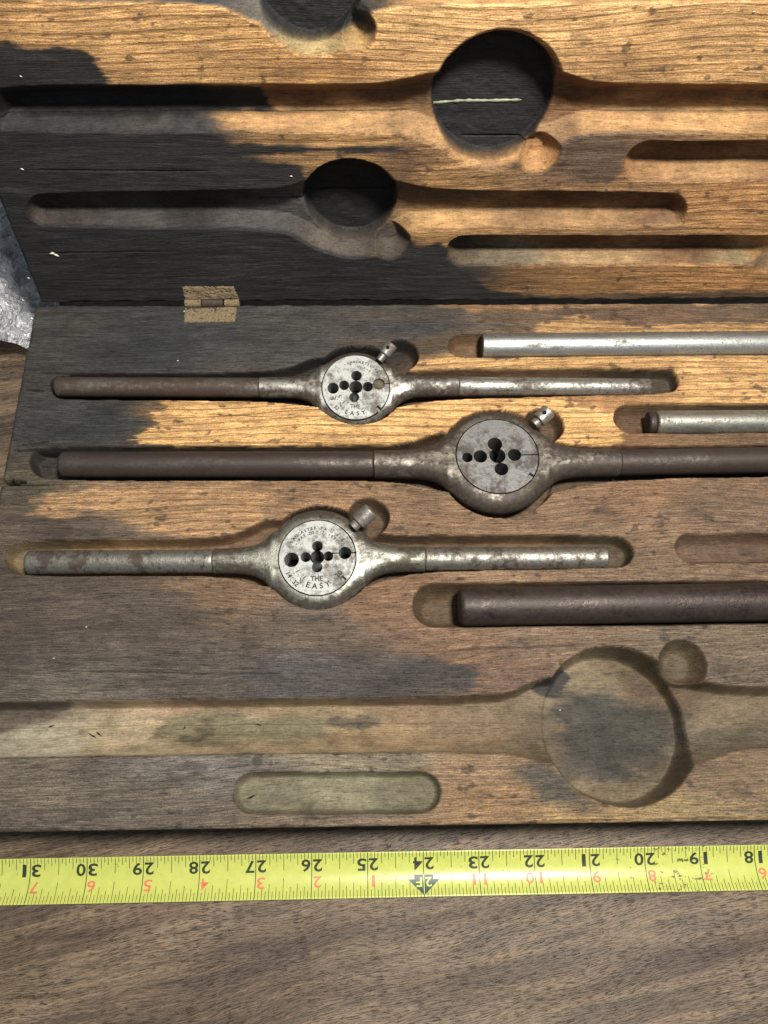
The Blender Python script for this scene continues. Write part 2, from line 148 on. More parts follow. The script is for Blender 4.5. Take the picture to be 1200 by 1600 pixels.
    dv = np.concatenate([(k[..., 0]).ravel(), np.zeros(len(ring))]); a2 = me.attributes.new('Recess', 'FLOAT', 'POINT'); a2.data.foreach_set('value', dv.astype(np.float32))
    at = me.attributes.new('Col', 'FLOAT_COLOR', 'POINT'); at.data.foreach_set('color', Cc.astype(np.float32).ravel())
    return link(name, me, mat, parent)

# ------------------------------------------------------------------ materials
class NT:
    def __init__(s, name):
        s.m = bpy.data.materials.new(name); s.m.use_nodes = True; s.t = s.m.node_tree; s.b = s.t.nodes['Principled BSDF']
        s.tc = s.n('ShaderNodeTexCoord').outputs['Object']
    def n(s, t, **kw):
        o = s.t.nodes.new(t)
        for k, v in kw.items(): setattr(o, k, v)
        return o
    def l(s, a, b): s.t.links.new(a, b)
    def noise(s, scale, vec=(1, 1, 1), detail=4, rough=.55, dist=0, rot=(0, 0, 0), src=None):
        mp = s.n('ShaderNodeMapping'); mp.inputs['Scale'].default_value = vec; src = src or s.tc
        if any(rot): m0 = s.n('ShaderNodeMapping'); m0.inputs['Rotation'].default_value = rot; s.l(src, m0.inputs[0]); src = m0.outputs[0]
        s.l(src, mp.inputs[0]); o = s.n('ShaderNodeTexNoise')
        o.inputs['Scale'].default_value = scale; o.inputs['Detail'].default_value = detail; o.inputs['Roughness'].default_value = rough; o.inputs['Distortion'].default_value = dist
        s.l(mp.outputs[0], o.inputs['Vector']); return o.outputs[0]
    def ramp(s, f, stops):
        r = s.n('ShaderNodeValToRGB'); e = r.color_ramp.elements
        while len(e) < len(stops): e.new(.5)
        for el, (p, c) in zip(e, stops):
            el.position = p; el.color = (c, c, c, 1) if not hasattr(c, '__len__') else tuple(c) + (1,)
        s.l(f, r.inputs[0]); return r.outputs[0]
    def math(s, op, a, b=None, clamp=False):
        o = s.n('ShaderNodeMath', operation=op, use_clamp=clamp)
        for i, v in enumerate((a, b)):
            if v is None: continue
            if isinstance(v, (int, float)): o.inputs[i].default_value = v
            else: s.l(v, o.inputs[i])
        return o.outputs[0]
    def mix(s, f, a, b, blend='MIX'):
        o = s.n('ShaderNodeMix', data_type='RGBA', blend_type=blend)
        for i, v in ((0, f), (6, a), (7, b)):
            if isinstance(v, (int, float)): o.inputs[i].default_value = v
            elif isinstance(v, (tuple, list)): o.inputs[i].default_value = tuple(v) + (1,)
            else: s.l(v, o.inputs[i])
        return o.outputs[2]
    def bump(s, h, dist=.01, strength=1.):
        o = s.n('ShaderNodeBump'); o.inputs['Distance'].default_value = dist; o.inputs['Strength'].default_value = strength
        s.l(h, o.inputs['Height']); s.l(o.outputs[0], s.b.inputs['Normal'])
    def out(s, color=None, rough=None, metal=None, spec=None):
        for k, v in (('Base Color', color), ('Roughness', rough), ('Metallic', metal), ('Specular IOR Level', spec)):
            if v is None: continue
            if isinstance(v, (int, float)): s.b.inputs[k].default_value = v
            elif isinstance(v, (tuple, list)): s.b.inputs[k].default_value = tuple(v) + (1,)
            else: s.l(v, s.b.inputs[k])
        return s.m

def mat_case():
    s = NT('old_routed_wood'); at = s.n('ShaderNodeAttribute', attribute_name='Col'); c = at.outputs['Color']; gold = at.outputs['Alpha']
    warp = s.noise(1.0, (.13, .55, .2), 1)                                  # grain that wanders
    sep = s.n('ShaderNodeSeparateXYZ'); s.l(s.tc, sep.inputs[0])
    yy = s.math('ADD', sep.outputs[1], s.math('MULTIPLY', warp, .9))
    cmb = s.n('ShaderNodeCombineXYZ'); s.l(sep.outputs[0], cmb.inputs[0]); s.l(yy, cmb.inputs[1]); s.l(sep.outputs[2], cmb.inputs[2])
    v = cmb.outputs[0]
    f1 = s.noise(1, (1.6, 40, 12), 3, .6, src=v); f2 = s.noise(1, (.5, 9, 4), 4, .6, src=v); f3 = s.noise(1, (5, 95, 40), 2, .6, src=v)
    grit = s.noise(38, (1, 1, 1), 2, .7)
    wave = s.n('ShaderNodeTexWave', wave_type='BANDS', bands_direction='Y', wave_profile='SAW'); wave.inputs['Scale'].default_value = 2.3
    wave.inputs['Distortion'].default_value = 1.6; wave.inputs['Detail'].default_value = 2; wave.inputs['Detail Scale'].default_value = .55
    mp = s.n('ShaderNodeMapping'); mp.inputs['Scale'].default_value = (.22, 1, 1); s.l(v, mp.inputs[0]); s.l(mp.outputs[0], wave.inputs['Vector'])
    rings = s.ramp(wave.outputs['Fac'], [(0, .0), (.72, .1), (.93, 1), (1, .3)])
    m1 = s.ramp(f1, [(.28, .48), (.52, 1.0), (.72, 1.45)]); m2 = s.ramp(f2, [(.25, .58), (.5, 1), (.75, 1.35)]); m3 = s.ramp(f3, [(.3, .6), (.5, 1), (.7, 1.35)])
    mm = s.mix(1., s.mix(1., m1, m2, 'MULTIPLY'), m3, 'MULTIPLY')
    mg = s.mix(1., mm, s.ramp(grit, [(.28, .6), (.5, 1), (.72, 1.42)]), 'MULTIPLY')
    rec = s.n('ShaderNodeAttribute', attribute_name='Recess').outputs['Fac']
    cl = s.noise(3.2, (1, 1.3, 1), 5, .7); gr2 = s.noise(22, (1, 1, 1), 4, .75)
    md = s.mix(1., s.ramp(cl, [(.3, .62), (.5, 1.), (.7, 1.34)]), s.ramp(gr2, [(.3, .66), (.5, 1.), (.7, 1.36)]), 'MULTIPLY')
    md = s.mix(.22, md, mg)
    mg = s.mix(s.math('MULTIPLY', rec, .8), mg, md)
    base = s.mix(1., c, mg, 'MULTIPLY')
    base = s.mix(s.math('MULTIPLY', s.math('MULTIPLY', s.math('MULTIPLY', rings, gold), .72), s.math('SUBTRACT', 1., s.math('MULTIPLY', rec, .8))), base, (.10, .045, .014))
    # bright raised fibres on half-bare wood
    fib = s.ramp(s.noise(1, (2.2, 55, 10), 4, .65, src=v), [(.60, 0.), (.70, 1.)])
    patch = s.ramp(s.noise(.55, (1, 2.2, 1), 3), [(.42, 0.), (.62, 1.)])
    bc = s.n('ShaderNodeRGBToBW'); s.l(c, bc.inputs[0])
    lumg = s.ramp(bc.outputs[0], [(.06, 0.), (.14, 1.), (.30, .7)])
    fm = s.math('MULTIPLY', s.math('MULTIPLY', s.math('MULTIPLY', s.math('MULTIPLY', fib, patch), lumg), .75), s.math('SUBTRACT', 1., s.math('MULTIPLY', rec, .8)))
    base = s.mix(fm, base, (.52, .36, .19))
    pores = s.ramp(s.noise(1, (6, 75, 20), 2, .5, src=v), [(.33, 1.), (.37, 0.)])
    base = s.mix(s.math('MULTIPLY', s.math('MULTIPLY', pores, .6), s.math('SUBTRACT', 1., s.math('MULTIPLY', rec, .7))), base, (.02, .014, .01))
    specks = s.ramp(s.noise(9, (1, 1.5, 1), 3, .6), [(.70, 0.), (.76, 1.)])
    base = s.mix(s.math('MULTIPLY', specks, .65), base, (.022, .018, .016))
    h = s.math('ADD', s.math('ADD', s.math('MULTIPLY', f1, .8), s.math('MULTIPLY', f3, .5)), s.math('MULTIPLY', grit, .4))
    h = s.math('SUBTRACT', h, s.math('MULTIPLY', pores, .5)); s.bump(h, .018, .8)
    return s.out(base, s.ramp(f2, [(.3, .58), (.7, .8)]), 0, .35)

def mat_table():
    s = NT('walnut_bench_top'); R_ = (0, 0, math.radians(-11))
    wl = s.noise(.18, (1, 2.5, 1), 3, .5, rot=R_)
    sep = s.n('ShaderNodeSeparateXYZ'); s.l(s.tc, sep.inputs[0])
    yy = s.math('ADD', sep.outputs[1], s.math('MULTIPLY', wl, .9)); cmb = s.n('ShaderNodeCombineXYZ'); s.l(sep.outputs[0], cmb.inputs[0]); s.l(yy, cmb.inputs[1]); v = cmb.outputs[0]
    big = s.noise(1, (.13, 1.15, 1), 5, .6, rot=R_, src=v); mid = s.noise(1, (.9, 13, 1), 4, .65, rot=R_, src=v)
    fin = s.noise(1, (5, 48, 1), 3, .7, rot=R_, src=v); grit = s.noise(45, (1, 1, 1), 2, .7)
    c = s.ramp(big, [(.32, (.055, .036, .026)), (.43, (.105, .071, .046)), (.53, (.178, .126, .080)), (.62, (.088, .061, .043)), (.70, (.14, .10, .066))])
    c = s.mix(1., c, s.ramp(mid, [(.3, .5), (.5, 1), (.72, 1.42)]), 'MULTIPLY')
    c = s.mix(1., c, s.ramp(fin, [(.3, .5), (.5, 1), (.7, 1.4)]), 'MULTIPLY')
    c = s.mix(1., c, s.ramp(grit, [(.3, .78), (.7, 1.22)]), 'MULTIPLY')
    po = s.ramp(s.noise(1, (5, 66, 1), 2, .55, rot=R_, src=v), [(.40, 1.), (.425, 0.)])
    pa = s.ramp(s.noise(.9, (1, 1.6, 1), 2), [(.35, .35), (.6, 1.)])
    po = s.math('MULTIPLY', po, pa); c = s.mix(s.math('MULTIPLY', po, .85), c, (.022, .014, .011))
    grey = s.ramp(s.noise(.35, (.7, 1.6, 1), 4, .6), [(.5, 0.), (.7, .55)]); c = s.mix(grey, c, s.mix(1., c, (.95, 1.02, 1.25), 'MULTIPLY'))
    # pale and inky drips
    dr = s.ramp(s.noise(1, (3.2, .45, 1), 3, .5), [(.70, 0.), (.78, .35)]); c = s.mix(dr, c, (.36, .27, .19))
    ink = s.ramp(s.noise(1, (2.1, .8, 1), 4, .6), [(.72, 0.), (.78, .75)]); c = s.mix(ink, c, (.045, .042, .045))
    s.bump(s.math('SUBTRACT', s.math('ADD', s.math('MULTIPLY', fin, .7), s.math('MULTIPLY', grit, .2)), po), .012, .8)
    return s.out(c, s.ramp(mid, [(.3, .42), (.7, .62)]), 0, .45)

def mat_metal(name, steel=(.52, .52, .50), rust=(.075, .050, .038), amount=.5, rough=.36, streak=(1, 1, 1), metal=.9, seed=0., dark=(.02, .016, .014), wear=None):
    s = NT(name); mp = s.n('ShaderNodeMapping'); mp.inputs['Location'].default_value = (seed, seed * 1.7, 0); s.l(s.tc, mp.inputs[0]); v = mp.outputs[0]
    a = s.noise(2.6, streak, 6, .68, src=v); b = s.noise(11, (1, 1, 1), 4, .65, src=v); g = s.noise(60, (1, 1, 1), 2, .7, src=v)
    m = s.math('ADD', s.math('MULTIPLY', a, .72), s.math('MULTIPLY', b, .28))
    if wear:                                                            # high spots rubbed bright by handling
        sp = s.n('ShaderNodeSeparateXYZ'); s.l(s.tc, sp.inputs[0]); wz = s.ramp(sp.outputs[2], [(wear[0], 0.), (wear[1], 1.)])
        m = s.math('SUBTRACT', s.math('ADD', m, .045), s.math('MULTIPLY', wz, wear[2]))
    t = .5 + (.5 - amount) * .36
    r = s.ramp(m, [(max(t - .07, 0), 0.), (t + .06, 1.)])
    r2 = s.math('MULTIPLY', s.ramp(b, [(.3, .75), (.6, 1.)]), r)
    st = s.mix(s.ramp(g, [(.3, .5), (.7, 0.)]), steel, tuple(x * .45 for x in steel)); st = s.mix(s.ramp(a, [(.3, .4), (.5, 0.)]), st, tuple(x * .6 for x in steel))
    ru = s.mix(s.ramp(b, [(.35, 0.), (.65, 1.)]), rust, tuple(min(1, x * 1.7) for x in rust)); ru = s.mix(s.ramp(g, [(.3, .6), (.55, 0.)]), ru, dark)
    sc_ = s.noise(1, (2.2, 70, 70), 2, .6, rot=(0, 0, .06), src=v); st = s.mix(s.ramp(sc_, [(.30, .55), (.42, 0.)]), st, tuple(x * .4 for x in steel))
    pit = s.ramp(s.noise(26, (1, 1, 1), 2, .5, src=v), [(.30, 1.), (.36, 0.)]); st = s.mix(s.math('MULTIPLY', pit, .7), st, dark); ru = s.mix(s.math('MULTIPLY', pit, .5), ru, dark)
    g = s.math('SUBTRACT', g, pit)
    s.bump(s.math('ADD', s.math('MULTIPLY', g, .35), s.math('ADD', s.math('MULTIPLY', b, .6), s.math('MULTIPLY', r, .5))), .008, .6)
    rg = s.math('ADD', s.math('MULTIPLY', r2, .14), s.math('ADD', s.math('MULTIPLY', g, .12), rough + .04))
    return s.out(s.mix(r2, st, ru), rg, s.math('SUBTRACT', metal, s.math('MULTIPLY', r2, metal * .62)), .5)
def flat(name, c, rough=.5, metal=0., var=.12, spec=.4):
    s = NT(name); g = s.noise(22, (1, 1, 1), 3); k = s.mix(1., c, s.ramp(g, [(.3, 1 - var), (.7, 1 + var)]), 'MULTIPLY')
    return s.out(k, rough, metal, spec)

M_case = mat_case(); M_table = mat_table()
M_tape = NT('yellow_tape_paint'); _g = M_tape.noise(7, (1, 1, 1), 5, .65); _s = M_tape.noise(26, (1, 1.2, 1), 3, .6)
_c = M_tape.mix(M_tape.ramp(_g, [(.35, 0.), (.7, .5)]), (.52, .56, .13), (.40, .44, .10)); _c = M_tape.mix(M_tape.ramp(_s, [(.70, 0.), (.76, .7)]), _c, (.10, .11, .03))
_q = M_tape.n('ShaderNodeSeparateXYZ'); M_tape.l(M_tape.tc, _q.inputs[0])
_r = M_tape.math('SUBTRACT', 1., M_tape.math('DIVIDE', M_tape.math('ABSOLUTE', M_tape.math('SUBTRACT', _q.outputs[0], 5.35)), 1.25), True)
_d = M_tape.ramp(M_tape.math('ADD', M_tape.noise(8, (1, 1.6, 1), 4, .65), M_tape.math('MULTIPLY', _r, .13)), [(.69, 0.), (.73, .85)])
_c = M_tape.mix(_d, _c, (.045, .05, .02))
M_tape = M_tape.out(_c, .30, 0, .5)
M_black = flat('black_print', (.030, .040, .022), .4); M_red = flat('faded_red_print', (.60, .17, .085), .4); M_arrow = flat('grey_green_print', (.055, .085, .075), .4)
M_yel = flat('yellow_print', (.60, .72, .12), .35); M_edge = flat('bare_tape_edge', (.55, .55, .38), .4)
M_w1 = mat_metal('wrench_steel_half_rusted', (.36, .35, .32), (.040, .030, .021), .56, .36, (.6, 1, 1), seed=3, wear=(.17, .215, .15))
M_w1h = mat_metal('rusty_brown_handle', (.22, .20, .18), (.044, .027, .018), .70, .40, (.35, 1, 1), .85, 5)
M_w1r = mat_metal('spotted_steel_handle', (.42, .42, .39), (.055, .038, .028), .45, .34, (.5, 1, 1), seed=9)
M_w2 = mat_metal('dark_brown_patina', (.30, .27, .23), (.030, .022, .016), .72, .36, (.6, 1, 1), .85, 12, wear=(.22, .256, .10))
M_w2h = mat_metal('dark_handle_patina', (.13, .11, .10), (.030, .021, .017), .66, .34, (.3, 1, 1), .85, 17)
M_w3 = mat_metal('grey_steel_patina', (.33, .33, .285), (.044, .036, .024), .50, .34, (.6, 1, 1), seed=21, wear=(.19, .236, .13))
M_w3h = mat_metal('scuffed_steel_handle', (.36, .35, .31), (.045, .032, .026), .50, .34, (1.4, .7, .7), seed=26)
M_die = mat_metal('bright_die_steel', (.44, .455, .44), (.085, .068, .055), .34, .50, (1, 1, 1), .55, 31)
M_die2 = mat_metal('dull_die_steel', (.25, .25, .245), (.05, .042, .036), .46, .44, (1, 1, 1), .75, 37)
M_screw = mat_metal('screw_steel', (.50, .49, .44), (.08, .06, .045), .32, .3, (1, 1, 1), seed=41)
M_rod1 = mat_metal('clean_steel_bar', (.47, .49, .48), (.07, .055, .042), .24, .34, (.4, 1.6, 1.6), seed=44)
M_rod2 = mat_metal('steel_bar_brown_end', (.42, .41, .37), (.07, .052, .038), .36, .34, (.5, 1.3, 1.3), seed=49)
M_rod3 = mat_metal('browned_steel_bar', (.068, .052, .048), (.027, .019, .0165), .60, .31, (.4, 1, 1), .8, 53)
M_stamp = flat('stamped_lettering_dirt', (.035, .032, .03), .7)
M_dirt = flat('packed_dirt', (.11, .095, .065), .9, 0, .5)
M_crack_light_glue = flat('dried_glue', (.22, .25, .17), .35, 0, .3)  # pale tone of light leaking through the lid crack; the crumbs share it
M_chip = flat('pale_chip', (.62, .58, .48), .6); M_spl_shade = flat('black_splinter', (.012, .012, .012), .5)

# ------------------------------------------------------------------ the bench top
tb = pydata('bench_top', [(x, y, z) for z in (-1.5, 0) for x, y in ((-60, -45), (60, -45), (60, 60), (-60, 60))],
            [(4, 5, 6, 7), (3, 2, 1, 0), (0, 1, 5, 4), (1, 2, 6, 5), (2, 3, 7, 6), (3, 0, 4, 7)], M_table, smooth=False)
tag(tb, 'brown open grained wooden bench top under the case and the tape', kind='structure')

# ------------------------------------------------------------------ the hinged wooden case
H = 1.9; YH = D['yh']; LID = math.radians(74)
case = tag(empty('wooden_case', (2, 5, 0)), 'old dark stained wooden case lying open, routed with grooves for die stocks and bars', 'wooden case')
case.matrix_world = Matrix.Translation((2, 5, 0))
def dense(a, b, c, fine, coarse): return np.concatenate([np.arange(a, b, fine), np.arange(b, c + coarse * .5, coarse)])
crk = [(-6.75, 8.62, -5.3, 8.56, .022, .07), (-6.9, 8.22, -6.5, 8.18, .022, .07), (-6.9, 6.86, -5.9, 6.9, .03, .12), (-6.98, 6.13, -6.0, 6.12, .02, .06), (-6.9, 6.95, -6.2, 7.05, .015, .05),
       (-3.5, 7.65, -1.7, 7.55, .012, .03), (1.5, 2.9, 4.2, 2.95, .012, .03), (-5.5, 2.6, -1.2, 2.5, .010, .03), (4.8, 5.2, 7, 5.25, .01, .03)]
feats = D['base'] + [['poly', [(-7.6, 6.26), (-6.66, 6.26), (-6.42, 6.14), (-7.6, 6.12)], .5, .04]]
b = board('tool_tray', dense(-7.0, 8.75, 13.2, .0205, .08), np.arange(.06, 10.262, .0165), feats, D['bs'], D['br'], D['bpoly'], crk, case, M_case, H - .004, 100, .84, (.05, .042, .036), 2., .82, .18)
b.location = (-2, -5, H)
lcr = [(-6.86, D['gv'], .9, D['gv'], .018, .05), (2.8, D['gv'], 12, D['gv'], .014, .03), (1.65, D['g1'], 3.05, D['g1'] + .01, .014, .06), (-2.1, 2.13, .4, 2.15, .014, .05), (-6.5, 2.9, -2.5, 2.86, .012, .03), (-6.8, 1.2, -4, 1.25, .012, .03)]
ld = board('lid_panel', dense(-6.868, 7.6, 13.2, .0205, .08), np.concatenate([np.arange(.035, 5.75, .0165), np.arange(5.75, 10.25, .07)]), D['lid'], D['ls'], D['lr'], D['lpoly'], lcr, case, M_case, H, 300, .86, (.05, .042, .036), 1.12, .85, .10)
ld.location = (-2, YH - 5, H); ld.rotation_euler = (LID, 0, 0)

# hinge: two flaking leaves and three knuckles
M_hinge = NT('flaking_paint_on_hinge'); _a = M_hinge.noise(9, (1, 2, 2), 6, .7); _b = M_hinge.noise(24, (1, 1.5, 1.5), 4, .7)
_c = M_hinge.ramp(_a, [(.30, (.06, .05, .045)), (.42, (.17, .13, .09)), (.50, (.34, .25, .14)), (.60, (.20, .145, .09)), (.72, (.50, .39, .24))])
_c = M_hinge.mix(M_hinge.ramp(_b, [(.3, .8), (.42, 0.)]), _c, (.03, .025, .02)); M_hinge.bump(M_hinge.math('ADD', _a, M_hinge.math('MULTIPLY', _b, .5)), .06, 1.)
M_hinge = M_hinge.out(_c, .7, 0, .3)
def leaf(name, quad, z0, z1, parent, seed):
    """a plate with ragged edges and a blistered top, thickness z0..z1 in its own plane"""
    rnd = np.random.RandomState(seed); q = np.array(quad, float); n, m = 40, 16; V = []; F = []
    for j in range(m + 1):
        for i in range(n + 1):
            u, v = i / n, j / m
            p = (q[0] * (1 - u) + q[1] * u) * (1 - v) + (q[3] * (1 - u) + q[2] * u) * v
            e = min(u * n, (1 - u) * n, v * m, (1 - v) * m)
            if e < 1: p = p + rnd.randn(2) * .005
            V.append((p[0], p[1], z1 + rnd.randn() * .008 + .03 * vnoise(np.array([p[0]]), np.array([p[1]]), 6, 9, seed)[0] - (.01 if e < 1 else 0)))
    N = n + 1
    for j in range(m):
        for i in range(n): a = j * N + i; F.append((a, a + N, a + N + 1, a + 1))
    ring = [i for i in range(N)] + [j * N + n for j in range(1, m + 1)] + [m * N + i for i in range(n - 1, -1, -1)] + [j * N for j in range(m - 1, 0, -1)]
    k = len(V)
    for r in ring: V.append((V[r][0], V[r][1], z0))
    L = len(ring)
    for t in range(L): F.append((ring[t], ring[(t + 1) % L], k + (t + 1) % L, k + t))
    return pydata(name, V, F, M_hinge, parent)
hp = empty('hinge', (0, 0, 0)); hp.parent = case; hp.location = (-2, -5, 0)
l1 = leaf('hinge_leaf', D['hinge']['base'], -.1, .02, hp, 5); l1.location = (0, 0, H)
l2 = leaf('hinge_leaf', D['hinge']['lid'], -.1, .022, hp, 6); l2.location = (0, YH, H); l2.rotation_euler = (LID, 0, 0)
def cyl(name, x0, x1, r, mat, parent, n=32, bev=.02, rnd_end=0., taper=1.0, yz=(0, 0), dz=(0, 0)):
    """a lathe along X: from x0 to x1 with eased ends; dz gives the centre's shift at the far end"""
    st = []; L = x1 - x0; e = max(bev, rnd_end)
    for k in range(7): a = k / 6 * math.pi / 2; st.append((x0 + e * (1 - math.sin(a)), r - e * (1 - math.cos(a)) if rnd_end < r else r * math.sqrt(max(0, 1 - (1 - math.sin(a)) ** 2))))
    st = [(x0 + e * (1 - math.cos(k / 6 * math.pi / 2)), r - e + e * math.sin(k / 6 * math.pi / 2)) for k in range(7)]
    en = [(x1 - (x - x0), rr) for x, rr in reversed(st)]
    mid = [(x0 + e + (L - 2 * e) * k / 24, r) for k in range(1, 24)]
    S = st + mid + en; V = []; F = []
    for x, rr in S:
        t = (x - x0) / L; q = rr * (1 + (taper - 1) * t)
        for k in range(n): a = 2 * math.pi * k / n; V.append((x, yz[0] + dz[0] * t + q * math.cos(a), yz[1] + dz[1] * t + q * math.sin(a)))
    for i in range(len(S) - 1):
        for k in range(n): a, c = i * n + k, i * n + (k + 1) % n; F.append((a, c, c + n, a + n))
    F.append(tuple(range(n))[::-1]); F.append(tuple(range((len(S) - 1) * n, len(S) * n)))
    F = [f[::-1] for f in F]
    o = pydata(name, V, F, mat, parent); sharp(o, 50); return o
for (a, c_, r) in ((-3.87, -3.53, .085), (-3.50, -3.07, .095), (-3.04, -2.73, .085)):
    k = cyl('hinge_knuckle', a, c_, r, M_hinge if r < .09 else M_w1h, hp, 20, .015, yz=(YH - .01, H + .035))

# pale bead standing in for light leaking through the crack in the lid
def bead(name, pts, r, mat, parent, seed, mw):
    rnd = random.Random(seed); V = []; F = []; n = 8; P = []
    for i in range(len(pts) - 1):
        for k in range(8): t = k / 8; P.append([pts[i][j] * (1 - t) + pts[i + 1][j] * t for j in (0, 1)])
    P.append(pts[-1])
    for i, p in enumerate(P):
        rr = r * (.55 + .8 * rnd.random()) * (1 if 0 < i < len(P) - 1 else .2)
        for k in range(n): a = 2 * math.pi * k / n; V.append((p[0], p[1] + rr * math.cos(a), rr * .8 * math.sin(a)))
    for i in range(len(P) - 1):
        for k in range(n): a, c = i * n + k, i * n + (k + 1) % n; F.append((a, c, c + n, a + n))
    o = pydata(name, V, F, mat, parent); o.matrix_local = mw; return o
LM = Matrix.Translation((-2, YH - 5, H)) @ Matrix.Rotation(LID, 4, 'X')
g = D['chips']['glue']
bead('glue_bead', g[2:], .026, M_crack_light_glue, case, 3, LM @ Matrix.Translation((0, 0, -.56)))

# ------------------------------------------------------------------ die stocks
dg_cut = []
def cylmesh(x, y, r, z0, z1, n=32):
    V = [(x + r * math.cos(2 * math.pi * k / n), y + r * math.sin(2 * math.pi * k / n), z) for z in (z0, z1) for k in range(n)]
    F = [(k, (k + 1) % n, n + (k + 1) % n, n + k) for k in range(n)] + [tuple(range(n))[::-1], tuple(range(n, 2 * n))]
    return V, F
def boolcut(o, cutters):
    tmp = []
    for V, F in cutters:
        me = bpy.data.meshes.new('t'); me.from_pydata(V, [], F); me.update(); c = bpy.data.objects.new('t', me); col.objects.link(c)
        md = o.modifiers.new('b', 'BOOLEAN'); md.operation = 'DIFFERENCE'; md.object = c; md.solver = 'EXACT'; tmp.append(c)
    pm = o.parent; loc, rot = o.location.copy(), o.rotation_euler.copy(); o.parent = None; o.location = (0, 0, 0); o.rotation_euler = (0, 0, 0)
    bpy.context.view_layer.update()
    me = bpy.data.meshes.new_from_object(o.evaluated_get(bpy.context.evaluated_depsgraph_get()))
    old = o.data; o.modifiers.clear(); o.data = me; me.name = o.name; o.parent = pm; o.location = loc; o.rotation_euler = rot
    for c in tmp: bpy.data.objects.remove(c)
def boxmesh(cx, cy, w_, h_, z0, z1, ang=0):
    ca, sa = math.cos(ang), math.sin(ang)
    V = [(cx + u * w_ / 2 * ca - v * h_ / 2 * sa, cy + u * w_ / 2 * sa + v * h_ / 2 * ca, z) for z in (z0, z1) for u, v in ((-1, -1), (1, -1), (1, 1), (-1, 1))]
    return V, [(3, 2, 1, 0), (4, 5, 6, 7), (0, 1, 5, 4), (1, 2, 6, 5), (2, 3, 7, 6), (3, 0, 4, 7)]
_tc = {}
def textmesh(s, bold=0.):
    if (s, bold) not in _tc:
        cu = bpy.data.curves.new('txt', 'FONT'); cu.body = s; cu.size = 1; cu.align_x = 'CENTER'; cu.align_y = 'CENTER'; cu.offset = bold; cu.resolution_u = 3
        o = bpy.data.objects.new('txt', cu); col.objects.link(o); bpy.context.view_layer.update()
        me = bpy.data.meshes.new_from_object(o.evaluated_get(bpy.context.evaluated_depsgraph_get()))
        bm = bmesh.new(); bm.from_mesh(me); bmesh.ops.triangulate(bm, faces=bm.faces[:])
        for k in range(-4, 5): bmesh.ops.bisect_plane(bm, geom=bm.verts[:] + bm.edges[:] + bm.faces[:], plane_co=(0, k * .1, 0), plane_no=(0, 1, 0))
        ys = [v.co for v in bm.verts]; cx = (min(v.x for v in ys) + max(v.x for v in ys)) / 2; cy = (min(v.y for v in ys) + max(v.y for v in ys)) / 2
        hh = max(v.y for v in ys) - min(v.y for v in ys)
        V = [((v.co.x - cx) / hh, (v.co.y - cy) / hh) for v in bm.verts]; F = [tuple(v.index for v in f.verts) for f in bm.faces]
        bm.free(); bpy.data.objects.remove(o); _tc[(s, bold)] = (V, F)
    return _tc[(s, bold)]
def stamp(name, items, z, parent, mat=M_stamp):
    """items: (string, x, y, cap height, angle)"""
    for s, x, y, hh, a in items:
        tv, tf = textmesh(s, .03); ca, sa = math.cos(a), math.sin(a)
        pydata(name, [(x + (u * ca - v * sa) * hh, y + (u * sa + v * ca) * hh, z) for u, v in tv], tf, mat, parent, False)
def arc(s, r, a0, step, hh, top=True):
    out = []
    for i, ch in enumerate(s):
        if ch == ' ': continue
        a = math.radians(a0 + (-step if top else step) * (i - (len(s) - 1) / 2)); out.append((ch, r * math.cos(a), r * math.sin(a), hh if ch not in ',.' else hh * .25, a - math.pi / 2 if top else a + math.pi / 2))
    return out

